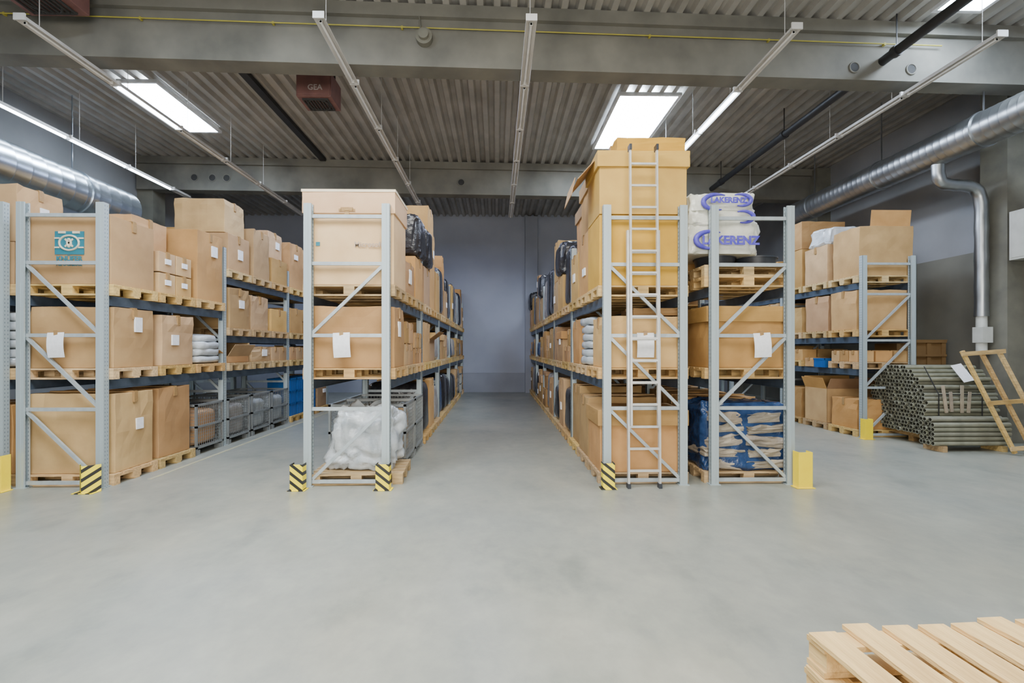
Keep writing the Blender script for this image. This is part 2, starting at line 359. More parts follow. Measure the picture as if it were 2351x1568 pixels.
# ---------------------------------------------------------------- pallets
def pallet_mesh(mn='wood', slats=5, seed=0):
    r = random.Random(seed); b = MB(); W, D = 1.2, .8
    for i in range(slats):
        w = .135 if slats == 5 else .1
        y = -D/2+w/2+(D-w)*i/(slats-1); b.box((r.uniform(-.004, .004), y, .133), (W, w, .022))
    for x in (-W/2+.07, 0, W/2-.07):
        b.box((x, 0, .111), (.14, D, .022))
        for y in (-D/2+.05, 0, D/2-.05): b.box((x, y, .061), (.14, .1 if y else .14, .078))
    for y in (-D/2+.05, 0, D/2-.05): b.box((0, y, .011), (W, .1, .022))
    return b.mesh('pallet', [mn])
PM = pallet_mesh()
def pallet(x, y, z, rz=0, on='rack shelf'):
    return ob('pallet', PM, (x, y, z), rot=(0, 0, rz), label='pale wooden euro pallet standing on the %s' % on, cat='pallet', group='wooden pallets on the racks')

# ---------------------------------------------------------------- cartons
def bulge_box(w, d, h, amt, seed, dent=0.0):
    n = 6; vs = {}; V = []; F = []
    def vid(i, j, k):
        key = (i, j, k)
        if key not in vs:
            u, v, t = 2*i/n-1, 2*j/n-1, 2*k/n-1
            p = Vector((u*w/2, v*d/2, (t+1)*h/2))
            q = noise.noise(Vector((u*1.3+seed, v*1.3, t*1.3)))*.5+1
            if abs(u) == 1: p.x += u*amt*(1-v*v)*(1-t*t)*q
            if abs(v) == 1: p.y += v*amt*(1-u*u)*(1-t*t)*q
            if t == 1: p.z += -amt*.6*(1-u*u)*(1-v*v)
            if dent:
                q2 = noise.noise_vector(Vector((u*1.9+seed*2, v*1.9, t*1.9)))
                g = (t+1)/2
                p += Vector((q2.x, q2.y, q2.z*.6))*dent*g
            vs[key] = len(V); V.append(p)
        return vs[key]
    for a in range(n):
        for c in range(n):
            F += [(vid(a, 0, c), vid(a+1, 0, c), vid(a+1, 0, c+1), vid(a, 0, c+1)),
                  (vid(a+1, n, c), vid(a, n, c), vid(a, n, c+1), vid(a+1, n, c+1)),
                  (vid(0, a+1, c), vid(0, a, c), vid(0, a, c+1), vid(0, a+1, c+1)),
                  (vid(n, a, c), vid(n, a+1, c), vid(n, a+1, c+1), vid(n, a, c+1)),
                  (vid(a, c, n), vid(a+1, c, n), vid(a+1, c+1, n), vid(a, c+1, n)),
                  (vid(a, c+1, 0), vid(a+1, c+1, 0), vid(a+1, c, 0), vid(a, c, 0))]
    return V, F
def carton(x, y, z, w, d, h, style='closed', mt='card', rz=None, lab=None, tape=True, paper=None, dent=.032):
    if rz is None: rz = math.radians(R.uniform(-1.2, 1.2))
    desc = {'closed': 'brown cardboard carton sealed with tape', 'lid': 'large cardboard carton with a pull-over lid', 'open': 'opened cardboard carton with raised flaps'}[style]
    e = None; amt = min(.014, w*.014)
    L = lab or desc+', on a wooden pallet'
    if style == 'open':
        t = .008; b = MB().box((0, 0, t/2), (w, d, t))
        b.box((0, -d/2+t/2, h/2), (w, t, h)).box((0, d/2-t/2, h/2), (w, t, h)).box((-w/2+t/2, 0, h/2), (t, d, h)).box((w/2-t/2, 0, h/2), (t, d, h))
        e = ob('cardboard_carton', b.mesh('carton', [mt]), (x, y, z), rot=(0, 0, rz), label=L, cat='box', group='cardboard cartons on the racks')
        for (ax, sgn) in (('y', -1), ('y', 1), ('x', -1), ('x', 1)):
            fl = min(w, d)*.36
            a = math.radians(R.uniform(50, 110))
            if ax == 'y':
                m = MB().box((0, sgn*.0, fl/2), (w-.01, .006, fl)).mesh('flap', [mt]); o = ob('flap', m, (0, sgn*(d/2-.004), h), e, rot=(-sgn*(a-math.radians(45)), 0, 0))
            else:
                m = MB().box((0, 0, fl/2), (.006, d-.01, fl)).mesh('flap', [mt]); o = ob('flap', m, (sgn*(w/2-.004), 0, h), e, rot=(0, sgn*(a-math.radians(45)), 0))
        return e
    V, F = bulge_box(w, d, h, amt, R.uniform(0, 50), dent*min(1, w)); b = MB(); b.add(V, F)
    e = ob('cardboard_carton', b.mesh('carton', [mt]), (x, y, z), rot=(0, 0, rz), label=L, cat='box', group='cardboard cartons on the racks', bevel=.006)
    if style == 'lid':
        lh = min(.28, h*.26); l = MB(); g = .034+amt
        V, F = bulge_box(w+2*g*.7, d+2*g*.7, lh, .004, R.uniform(0, 50), .006); l.add(V, F)
        ob('lid', l.mesh('lid', [mt]), (0, 0, h-lh+.02), e, bevel=.006)
    elif tape:
        tw = .065; dr = min(.14, h*.3)
        b = MB().box((0, 0, h+.001), (w+.022, tw, .026)).box((-w/2-.008, 0, h-dr/2), (.024, tw, dr)).box((w/2+.008, 0, h-dr/2), (.024, tw, dr))
        ob('packing_tape', b.mesh('packing_tape', ['tape']), (0, 0, 0), e)
    if paper:
        sx, pw, ph, pz, py = paper
        ob('shipping_label', MB().box((0, 0, 0), (.022, pw, ph)).mesh('shipping_label', ['paper']), (sx*(w/2+amt+.006), py, pz), e)
    return e

def crumple(w, d, h, amt, seed, n=22, power=.35, top=.8, sharp=0, flat=None):
    b = MB(); V = []; F = []; nu = n*2
    sg = lambda v, p: math.copysign(abs(v)**p, v)
    for j in range(n+1):
        ph = -math.pi/2+math.pi*j/n
        for i in range(nu):
            th = 2*math.pi*i/nu
            cx = sg(math.cos(ph), power)*sg(math.cos(th), power); cy = sg(math.cos(ph), power)*sg(math.sin(th), power); cz = sg(math.sin(ph), power)
            k = 1-(1-top)*max(0, (cz+1)/2)
            p = Vector((cx*w/2*k, cy*d/2*k, cz*h/2))
            s3 = Vector((p.x*5+seed, p.y*5, p.z*5)); q = noise.noise(s3)+.6*abs(noise.noise(s3*2.7))+.4*noise.noise(s3*5.5)
            if sharp: q += sharp*(1-2*abs(noise.noise(s3*1.7+Vector((9, 3, 1)))))*.5
            p += Vector((cx, cy, cz)).normalized()*q*amt
            p.z = max(p.z+h/2, 0)
            V.append(p)
    for j in range(n):
        for i in range(nu): F.append((j*nu+i, j*nu+(i+1) % nu, (j+1)*nu+(i+1) % nu, (j+1)*nu+i))
    b.add(V, F, 0, (not sharp) if flat is None else (not flat)); return b

def cage(x, y, z, w=1.15, d=.78, h=.85, fill=None):
    e = ob('wire_mesh_cage', None, (x, y, z), label='galvanised wire mesh pallet cage on the floor under rack', cat='cage', group='mesh cages on the floor')
    b = MB(); f = .035
    for sx in (-1, 1):
        for sy in (-1, 1): b.box((sx*(w/2-f/2), sy*(d/2-f/2), h/2), (f, f, h)); b.box((sx*(w/2-.06), sy*(d/2-.06), .04), (.1, .1, .08))
    for zz in (.12, h*.55, h-.02):
        for s in (-1, 1): b.box((0, s*(d/2-f/2), zz), (w, f, f)); b.box((s*(w/2-f/2), 0, zz), (f, d, f))
    b.box((0, 0, .11), (w-.04, d-.04, .02))
    ob('cage_frame', b.mesh('cage_frame', ['cage']), (0, 0, 0), e)
    m = MB(); st = .055
    k = int((w-.06)/st)
    for i in range(k):
        xx = -w/2+.04+i*st
        for s in (-1, 1): m.box((xx, s*(d/2-.012), h/2+.05), (.005, .005, h-.16))
    k = int((d-.06)/st)
    for i in range(k):
        yy = -d/2+.04+i*st
        for s in (-1, 1): m.box((s*(w/2-.012), yy, h/2+.05), (.005, .005, h-.16))
    k = int((h-.16)/st)
    for i in range(k):
        zz = .15+i*st
        for s in (-1, 1): m.box((0, s*(d/2-.012), zz), (w-.05, .005, .005)); m.box((s*(w/2-.012), 0, zz), (.005, d-.05, .005))
    ob('wire_mesh', m.mesh('wire_mesh', ['cage']), (0, 0, 0), e)
    if fill:
        ob('wrapped_bundle' if fill != 'card' else 'cardboard_carton', crumple(w-.14, d-.14, h-.25, .012, R.uniform(0, 9), 12, .25, 1).mesh('cage_content', [fill]), (x, y, z+.125), label='goods packed inside the wire mesh cage', cat='box')
    return e

def bundle(x, y, z, w, d, h, mt, lab, name='wrapped_bundle', amt=.02, power=.28, top=.95, n=18, cat='bundle', group=None, sharp=0, rz=0, flat=None):
    return ob(name, crumple(w, d, h, amt, R.uniform(0, 50), n, power, top, sharp, flat).mesh(name, [mt]), (x, y, z), label=lab, cat=cat, group=group, rot=(0, 0, rz))

def rp(side, w, h, d=.6):
    return (side, R.uniform(.12, .2), R.uniform(.1, .22), h*R.uniform(.35, .75), R.uniform(-.25, .25)*d) if R.random() < .42 else None
def fill(x, y, z, spec, side=1, on='rack shelf'):
    k = spec[0]
    if k == 'none': return
    if k == 'cage': return cage(x, y, z, fill=spec[1] if len(spec) > 1 else None)
    pallet(x, y, z, math.radians(R.uniform(-.5, .5)), on); z += .146
    if k == 'one':
        w = R.uniform(1.04, 1.15); d = R.uniform(.68, .76)
        carton(x+side*(1.15-w)/2*R.random(), y, z, w, d, spec[1], spec[2] if len(spec) > 2 else 'closed', spec[3] if len(spec) > 3 else 'card', paper=rp(side, w, spec[1]))
    elif k == 'two':
        carton(x, y, z, 1.12, .75, spec[1], 'closed', rz=0, paper=rp(side, 1, spec[1]), dent=.008); w = R.uniform(.9, 1.1); d = R.uniform(.62, .74)
        carton(x+R.uniform(-.02, .02), y, z+spec[1]+.018, w, d, spec[2], spec[3] if len(spec) > 3 else R.choice(['lid', 'closed', 'closed']), paper=rp(side, w, spec[2]))
    elif k == 'small':
        nx, ny, nz, h = spec[1:5]; w = 1.14/nx; d = .76/ny
        for c in range(nz):
            for a in range(nx):
                for bb in range(ny):
                    if (side > 0 and a < nx-1 and 0 < bb < ny-1) or (side < 0 and a > 0 and 0 < bb < ny-1): continue
                    if c == nz-1 and nz > 1 and len(spec) < 7 and R.random() < .25: continue
                    carton(x-.57+w*(a+.5), y-.38+d*(bb+.5), z+c*(h+.016), w-.040, d-.02, h, 'closed', spec[5] if len(spec) > 5 else 'card', rz=math.radians(R.uniform(-.4, .4)),
                           paper=(side, .12, .08, h*.55, 0) if len(spec) > 6 else None, dent=.004)
    elif k == 'half':
        carton(x+side*.29, y, z, .52, .74, spec[1], dent=.012); carton(x-side*.30, y, z, .52, .72, spec[1]*.8, dent=.012)
    elif k == 'black': bundle(x, y, z, 1.14, .74, spec[1], 'bfilm', 'pallet load wrapped in glossy black stretch film')
    elif k == 'grey': bundle(x, y, z, 1.1, .72, spec[1], 'greyfilm', 'pallet load wrapped in translucent grey shrink film')
    elif k == 'blue': bundle(x, y, z, 1.08, .7, spec[1], 'blfilm', 'pallet load wrapped in blue plastic sheet')
    elif k == 'boxblack':
        carton(x, y, z, 1.14, .77, spec[1], rz=0, dent=.004); bundle(x+side*.07, y, z+spec[1]+.014, 1.16, .74, spec[2], 'bfilm', 'black film wrapped bundle on top of a carton', amt=.03, sharp=1)
    elif k == 'sacks':
        for i in range(spec[1]): bundle(x+R.uniform(-.02, .02), y, z+i*.12, 1.12, .74, .145, 'plastic', 'white plastic sack stacked on a pallet', 'sack', .03, .4, 1, 14, 'sack', 'stacked white sacks')
    elif k == 'open': carton(x, y, z, 1.1, .74, spec[1], 'open')

# ---------------------------------------------------------------- racks
BAY = 2.65; H = 3.65
HB = (.06, 1.0, 1.95, 2.88, 3.49)
BR = {}
def brace(f, w, p0, p1, wd, hh):
    key = (w, p0, p1)
    if key not in BR: BR[key] = MB().bar(p0, p1, wd, hh, up=(0, 1, 0)).mesh('cross_brace', ['steel'])
    ob('cross_brace', BR[key], (0, 0, 0), f)
POST = {}
def frame(parent, w, yrel, diag, full=True):
    f = ob('upright_frame', None, (0, yrel, 0), parent)
    for z in HB: brace(f, w, (.045, .045, z), (w-.045, .045, z), .045, .03)
    for i, (a, c) in enumerate(zip(HB[:-1], HB[1:])):
        dd = diag[i] if i < len(diag) else 0
        if dd == 0: continue
        if dd > 0: brace(f, w, (.05, .05, a+.03), (w-.05, .05, c-.03), .04, .03)
        else: brace(f, w, (w-.05, .05, a+.03), (.05, .05, c-.03), .04, .03)
    for sx, px in ((1, 0), (-1, w)):
        if sx not in POST:
            p = MB(); W = .10; D = .085; t = .008
            p.box((-sx*(W/2-t/2), 0, H/2), (t, D, H))
            p.box((0, -D/2+t/2, H/2), (W, t, H)).box((0, D/2-t/2, H/2), (W, t, H))
            p.box((sx*(W/2-t/2), -D/2+.012, H/2), (t, .02, H)).box((sx*(W/2-t/2), D/2-.012, H/2), (t, .02, H))
            p.box((0, -D/2-.002, H/2), (.022, .006, H))
            p.box((0, 0, .005), (.14, .12, .01))
            POST[sx] = p.mesh('post', ['post'])
        ob('post', POST[sx], (px, .045, 0), f)
    return f
b = MB().box((0, .09+(BAY-.09)/2, -.06), (.045, BAY-.10, .115)).box((0, .095, -.07), (.06, .012, .2)).box((0, BAY-.005, -.07), (.06, .012, .2)).box((0, .09+(BAY-.09)/2, -.125), (.055, BAY-.12, .012))
LB = b.mesh('load_beam', ['beam'])
def rack(x0, x1, y0, bays, diag, lab):
    e = ob('pallet_rack', None, (x0, y0, 0), label=lab, cat='rack', group='rows of pallet racking')
    w = round(x1-x0, 3)
    for i in range(len(bays)+1): frame(e, w, i*BAY, diag)
    for i, lv in enumerate(bays):
        for z in lv:
            for xx in (0, w): ob('load_beam', LB, (xx, i*BAY, z), e)
    return e
LO = [1.38, 2.47]; HI = [1.37, 2.03, 3.12]
def slot(y0, bay, k): return y0+bay*BAY+.5+.86*k
Y0 = 6.1
rack(-7.3, -6.32, Y0, [LO, HI], (-1, -1, -1, 0), 'grey-blue steel pallet rack back to back with another')
rack(-6.06, -5.06, Y0, [LO, HI, HI], (-1, -1, -1, 0), 'grey-blue steel pallet rack loaded with cartons, three bays')
rack(-2.43, -1.43, Y0, [LO]*5, (1, 0, 1, 0), 'grey-blue steel pallet rack beside the central aisle, five bays')
rack(1.44, 2.44, Y0, [LO]*5, (-1, -1, -1, 0), 'grey-blue steel pallet rack with a ladder leaning on it')
rack(2.85, 3.85, Y0, [[1.38, 2.6], LO], (-1, 1, 1, 0), 'grey-blue steel pallet rack holding sacks and cartons')
rack(7.36, 8.36, 9.3, [HI, HI, HI], (1, 1, 1, 0), 'grey-blue steel pallet rack near the wall with open cartons')

# --- A contents
XA = -5.56
def c_at(x, k, bay, z, spec, side=1, y0=Y0, on='rack shelf'): fill(x, slot(y0, bay, k), z, spec, side, on)
FL = 'concrete floor'
fill(-6.81, slot(Y0, 0, 0), 0.001, ('one', .9), on=FL); fill(-6.81, slot(Y0, 0, 0), 1.38, ('sacks', 6))
fill(-6.81, slot(Y0, 0, 0), 2.47, ('two', .55, .75)); fill(-6.81, slot(Y0, 0, 1), 2.47, ('one', 1.0)); fill(-6.81, slot(Y0, 0, 2), 2.47, ('grey', 1.2)); fill(-6.81, slot(Y0, 0, 1), 1.38, ('one', .8)); fill(-6.81, slot(Y0, 0, 1), 0.001, ('one', .8), on=FL)
fill(-6.81, slot(Y0, 1, 0), 3.12, ('one', .8)); fill(-6.81, slot(Y0, 1, 1), 3.12, ('one', 1.0))
c_at(XA, 0, 0, .001, ('one', 1.04, 'closed', 'card'), on=FL); c_at(XA, 1, 0, .001, ('one', 1.04, 'closed', 'card'), on=FL)
c_at(XA, 2, 0, .001, ('cage', 'card'))
c_at(XA, 0, 0, 1.38, ('one', .80)); c_at(XA, 1, 0, 1.38, ('one', .76)); c_at(XA, 2, 0, 1.38, ('sacks', 4))
y = slot(Y0, 0, 0); pallet(XA, y, 2.47)
lc = carton(XA-.02, y, 2.616, 1.14, .77, .9, 'closed', 'card', rz=0, lab='brown cardboard carton with teal printed emblem, on pallet', dent=.004)
lx = .06
ob('printed_emblem', MB().box((0, 0, 0), (.37, .008, .30)).mesh('printed_emblem', ['teal']), (lx, -.404, .53), lc)
b = MB(); b.path([(.125*math.cos(t*math.pi/14), 0, .095*math.sin(t*math.pi/14)) for t in range(29)], .013, 8, 0, False)
for s in (-1, 1):
    b.path([(s*(.03+.055*math.cos(t*math.pi/10)), 0, .055*math.sin(t*math.pi/10)) for t in range(6, 15)], .013, 6, 0)
    b.bar((-.05, 0, -s*.05), (.05, 0, s*.05), .022, .012, up=(0, 1, 0))
    b.bar((s*.12, 0, .06), (s*.185, 0, .06), .02, .012, up=(0, 1, 0)).bar((s*.12, 0, -.06), (s*.185, 0, -.06), .02, .012, up=(0, 1, 0)).box((s*.09, 0, .135), (.09, .012, .03))
ob('emblem_ring', b.mesh('emblem_ring', ['tealpale']), (lx, -.410, .53), lc)
ob('lettering', text_mesh('KNÜFER', .085, 'teal', .003, 1.05), (lx, -.410, .325), lc, FRONT)
ob('lettering', text_mesh('BÜRO-UMZÜGE', .055, 'teal', .002, .85), (lx, -.410, .25), lc, FRONT)
c_at(XA, 1, 0, 2.47, ('small', 4, 2, 2, .3, 'card', 1))
carton(XA-.2, slot(Y0, 0, 1), 2.616+.66, .7, .74, .5)
c_at(XA, 2, 0, 2.47, ('one', 1.16, 'closed'))
c_at(XA, 0, 1, .001, ('cage', 'greyfilm')); c_at(XA, 1, 1, .001, ('cage', 'plastic')); c_at(XA, 2, 1, .001, ('cage', 'plastic'))
for i, s in enumerate([('open', .12), ('one', .3, 'closed'), ('small', 2, 2, 1, .3)]): c_at(XA, i, 1, 1.37, s)
for i, s in enumerate([('one', .76), ('one', .7), ('half', .5)]): c_at(XA, i, 1, 2.03, s)
for i, s in enumerate([('two', .68, .62, 'closed'), ('one', .98, 'closed'), ('two', .55, .6, 'closed')]): c_at(XA, i, 1, 3.12, s)
def crate(x, y, z, w=.56, d=.38, h=.3, mt='bluebin'):
    b = MB(); t = .012
    b.box((0, 0, t/2), (w-.03, d-.03, t))
    for s in (-1, 1):
        b.box((0, s*(d/2-.015), h/2), (w-.03, t, h)); b.box((s*(w/2-.015), 0, h/2), (t, d-.03, h))
        b.box((0, s*(d/2-.006), h-.015), (w, .012, .03)); b.box((s*(w/2-.006), 0, h-.015), (.012, d, .03))
        for q in (-.3, 0, .3): b.box((q*w, s*(d/2-.008), h/2), (.012, .012, h)); b.box((s*(w/2-.008), q*d, h/2), (.012, .012, h))
    return ob('plastic_crate', b.mesh('plastic_crate', [mt]), (x, y, z), label='%s stackable plastic storage crate' % ('blue' if mt == 'bluebin' else 'dark grey'), cat='crate', group='stacked plastic crates')
for bb in range(2):
    y = slot(Y0, 2, bb); pallet(XA, y, .001, on=FL)
    for k in (0, 1):
        for c in range(3): crate(XA+.28, y-.2+.4*k, .147+c*.305)
c_at(XA, 2, 2, .001, ('one', .9), on=FL)
for i, s in enumerate([('small', 2, 2, 1, .3), ('one', .3), ('open', .12)]): c_at(XA, i, 2, 1.37, s)
for i, s in enumerate([('half', .6), ('small', 2, 2, 2, .3), ('one', .7)]): c_at(XA, i, 2, 2.03, s)
for i, s in enumerate([('one', 1.1), ('two', .6, .5), ('one', .9)]): c_at(XA, i, 2, 3.12, s)

# --- B contents
XB = -1.93
y = slot(Y0, 0, 0); pallet(XB, y, 2.47)
bc = carton(XB, y, 2.616, 1.17, .78, 1.0, 'closed', 'cardp', rz=0, tape=False, lab='tall pale cardboard carton with cream lid, on pallet', dent=.004)
V, F = bulge_box(1.21, .82, .30, .004, 3, .006); l = MB(); l.add(V, F)
ob('lid', l.mesh('lid', ['cardp']), (0, 0, .93), bc, bevel=.006, label='cream coloured lid')
ob('lid_edge', MB().box((0, 0, 0), (1.225, .835, .035)).mesh('lid_edge', ['cream']), (0, 0, 1.225), bc)
b = MB().box((0, 0, 0), (.16, .006, .05)).box((0, 0, -.045), (.06, .006, .05)).box((-.09, 0, -.01), (.03, .006, .03)).box((.09, 0, -.01), (.03, .006, .03))
ob('hand_hold', b.mesh('hand_hold', ['tape']), (-.02, -.42, .98), bc)
ob('lettering', text_mesh('Microsoft', .095, 'faint', .002), (.26, -.418, .52), bc, FRONT)
ob('printed_emblem', MB().box((0, 0, 0), (.05, .012, .05)).mesh('printed_emblem', ['teal']), (-.40, -.402, .53), bc)
c_at(XB, 1, 0, 2.47, ('one', .5)); c_at(XB, 2, 0, 2.47, ('boxblack', .72, .72))
c_at(XB, 0, 0, 1.38, ('one', .81)); c_at(XB, 1, 0, 1.38, ('small', 3, 2, 2, .32)); c_at(XB, 2, 0, 1.38, ('small', 2, 3, 2, .25))
y = slot(Y0, 0, 0); pallet(XB+.08, y-.02, .001, .05, FL)
bundle(XB+.12, y+.02, .147, .94, .60, .80, 'plastic', 'crumpled white plastic sheet wrapped around a load on pallet', 'wrapped_bundle', .11, .58, .82, 34, group=None, sharp=1.2, flat=False)
cage(XB, slot(Y0, 0, 1), .001, h=.95, fill='card'); cage(XB, slot(Y0, 0, 2), .001, h=.95, fill='plastic')
opts = [('one', .9), ('grey', 1.0), ('two', .5, .45), ('small', 2, 2, 3, .3), ('black', .85), ('one', .8, 'lid'), ('black', 1.0), ('blue', .9), ('cage', 'greyfilm')]
opl = [('one', .75), ('one', .6, 'lid'), ('small', 2, 2, 2, .3), ('half', .6), ('grey', .6), ('small', 2, 3, 2, .25), ('sacks', 4), ('black', .6), ('open', .45), ('blue', .5)]
opt_top = [('two', .9, .75), ('two', .8, .7), ('black', 1.3), ('two', .7, .9, 'closed'), ('black', 1.2), ('one', 1.1), ('boxblack', .7, .7), ('grey', 1.2)]
for bay in range(1, 5):
    for k in range(3):
        c_at(XB, k, bay, 2.47, [('boxblack', .72, .75), ('two', 1.1, 1.0, 'closed'), ('two', .9, .9)][k] if bay == 1 else R.choice(opt_top))
        c_at(XB, k, bay, 1.38, R.choice(opl))
        c_at(XB, k, bay, .001, [('black', 1.0), ('one', 1.0), ('grey', .8)][k] if bay == 1 else R.choice(opts), on=FL)

# --- C1 contents
XC = 1.94
y = slot(Y0, 0, 0); pallet(XC, y, 2.47)
carton(XC, y, 2.616, 1.16, .78, .93, 'closed', 'cardg', rz=0, dent=.005, tape=False); carton(XC, y, 3.558, 1.16, .78, .81, 'lid', 'cardg', rz=0, dent=.005)
oc = carton(XC+.12, y, 4.398, .92, .66, .20, 'closed', 'cardg', rz=.02, lab='flat golden cardboard carton lying on top of the stack', dent=.03)
b = MB(); b.box((0, 0, 0), (.42, .7, .008), 0, Matrix.Rotation(math.radians(-48), 3, 'Y')).box((-.2, 0, -.25), (.008, .66, .24), 0, Matrix.Rotation(math.radians(12), 3, 'Y'))
ob('loose_cardboard_sheet', b.mesh('loose_cardboard_sheet', ['card']), (XC-.70, y+.1, 4.23), label='bent brown cardboard sheet hanging off the carton stack', cat='cardboard')
c_at(XC, 1, 0, 2.47, ('two', .95, .8), -1); c_at(XC, 2, 0, 2.47, ('two', .8, .8), -1)
y = slot(Y0, 0, 0); pallet(XC, y, 1.38)
carton(XC+.02, y, 1.526, 1.05, .74, .68, 'closed', 'cardg', rz=.01); carton(XC+.2, y, 2.226, .62, .6, .10, 'closed', 'dcard')
c_at(XC, 1, 0, 1.38, ('sacks', 6), -1); c_at(XC, 2, 0, 1.38, ('one', .75), -1)
pallet(XC, y, .001, on=FL); carton(XC, y, .147, 1.14, .75, .80, 'lid', 'card', rz=0)
c_at(XC, 1, 0, .001, ('one', .9), -1, on=FL); c_at(XC, 2, 0, .001, ('one', 1.0), -1, on=FL)
for bay in range(1, 5):
    for k in range(3):
        c_at(XC, k, bay, 2.47, R.choice(opt_top), -1)
        c_at(XC, k, bay, 1.38, R.choice(opl), -1)
        c_at(XC, k, bay, .001, [('black', .9), ('one', 1.0), ('black', .8)][k] if bay == 1 else R.choice(opts), -1, on=FL)

# --- C2 contents
XD = 3.35; y = slot(Y0, 0, 0)
pallet(XD, y, 2.6); pallet(XD, y+.01, 2.6+.146, .01)
for dx in (-.28, .30):
    b = MB().cyl((0, 0, 0), (0, 0, .13), .24, 24, r1=.27).cyl((0, 0, .13), (0, 0, .15), .285, 24)
    ob('black_tub', b.mesh('black_tub', ['greybin']), (XD+dx, y, 2.895), label='low black plastic tub standing on a wooden pallet', cat='tub', group='black plastic tubs')
SK = []
for r_ in range(4):
    s = bundle(XD-.34+[0, .03, -.01, .0][r_], y, 3.04+r_*.19, [.98, .97, .95, .88][r_], .74, .235, 'sack', 'slumped white plastic sack with blue print stacked on rack', 'sack', .05, .24, .97, 34, 'sack', 'stacked printed sacks', rz=[.02, -.02, .03, .01][r_], sharp=.9, flat=False)
    SK.append(s)
def swoosh(s, x, z, sc, rev=1, y=-.435):
    b = MB(); pts = [(sc*.16*math.cos(t), 0, sc*.085*math.sin(t)) for t in [math.radians(a) for a in range(60, 300, 15)]]
    b.path([(rev*p[0], p[1], p[2]) for p in pts], [.008+.022*sc*math.sin(math.pi*i/(len(pts)-1)) for i in range(len(pts))], 8)
    ob('blue_swoosh', b.mesh('blue_swoosh', ['bluep']), (x, y, z), s)
swoosh(SK[0], -.18, .17, 1.35); swoosh(SK[3], -.10, .10, 1.2); swoosh(SK[3], .20, .13, .9, -1); swoosh(SK[2], .24, .10, .9, -1)
ob('lettering', text_mesh('LAKERENZ', .155, 'bluep', .007, 1.02), (.06, -.452, .16), SK[0], FRONT)
ob('lettering', text_mesh('LAKERENZ', .10, 'bluep', .005, 1.0), (.04, -.452, .12), SK[3], FRONT)
c_at(XD, 0, 0, 1.38, ('one', .80, 'lid'))
c_at(XD, 1, 0, 1.38, ('one', .8)); c_at(XD, 2, 0, 1.38, ('one', .7)); c_at(XD, 1, 0, 2.6, ('one', .6)); c_at(XD, 1, 0, .001, ('one', .9), on=FL); c_at(XD, 2, 0, .001, ('one', .9), on=FL)
for k in range(3): c_at(XD, k, 1, .001, ('one', .9), on=FL); c_at(XD, k, 1, 1.38, ('one', .7)); c_at(XD, k, 1, 2.47, ('one', .7))
pallet(XD, y, .001, on=FL)
st = ob('wrapped_timber_stack', None, (XD, y, .147), label='stack of pale boards wrapped in crumpled blue tarp on pallet', cat='wood stack')
zz = .03
for i in range(5):
    hh = R.uniform(.10, .15)
    for q in range(2):
        bw = .52+R.uniform(-.10, .05)
        V, F = bulge_box(bw, .75+R.uniform(-.07, .02), hh*R.uniform(.8, 1.05), .014, R.uniform(0, 50), .06); bb = MB(); bb.add(V, F)
        ob('board', bb.mesh('board', ['board']), (-.26+q*.52+R.uniform(-.05, .05), 0, zz+R.uniform(-.012, .012)), st, rot=(0, math.radians(R.uniform(-6, 6)), math.radians(R.uniform(-2, 2))), bevel=.008)
    zz += hh+R.uniform(.02, .045)
ob('blue_tarp', crumple(1.14, .68, .88, .065, 12, 44, .22, .98, 1.1, False).mesh('blue_tarp', ['blfilm']), (0, .01, 0), st)

# --- D contents
XE = 7.86; Y1 = 9.3
y = slot(Y1, 0, 0); pallet(XE, y, 3.12)
carton(XE+.04, y, 3.266, 1.1, .74, 1.0, 'closed', 'card', tape=False, rz=0)
ob('raised_flap', MB().box((.0, .008, .16), (.82, .008, .34)).mesh('raised_flap', ['card']), (XE+.16, y-.33, 4.27), label='raised brown cardboard flap above a carton', cat='cardboard', rot=(math.radians(6), 0, 0))
pallet(XE, slot(Y1, 0, 1), 3.12); carton(XE, slot(Y1, 0, 1), 3.266, 1.12, .76, .82, 'closed'); bundle(XE-.1, slot(Y1, 0, 1), 4.105, .8, .6, .38, 'plastic', 'clear plastic bag bundle on top of a carton', amt=.06, sharp=1, n=26)
c_at(XE, 2, 0, 3.12, ('two', .9, .65, 'closed'), -1, Y1)
c_at(XE, 0, 0, 2.03, ('one', .80), -1, Y1); c_at(XE, 1, 0, 2.03, ('one', .78), -1, Y1); c_at(XE, 2, 0, 2.03, ('one', .6), -1, Y1)
c_at(XE, 0, 0, 1.37, ('small', 3, 3, 1, .22), -1, Y1); crate(XE-.35, slot(Y1, 0, 1)-.2, 1.371, h=.2); carton(XE-.35, slot(Y1, 0, 1)+.25, 1.371, .4, .3, .2); c_at(XE, 2, 0, 1.37, ('small', 3, 2, 1, .25), -1, Y1)
c_at(XE, 0, 0, .001, ('one', .6), -1, Y1, FL); c_at(XE, 1, 0, .001, ('one', .75, 'open'), -1, Y1, FL); c_at(XE, 2, 0, .001, ('one', .7), -1, Y1, FL)
for k in range(3):
    for z in (1.37, 2.03, 3.12): c_at(XE, k, 1, z, ('one', .34 if z < 2 else .78), -1, Y1)

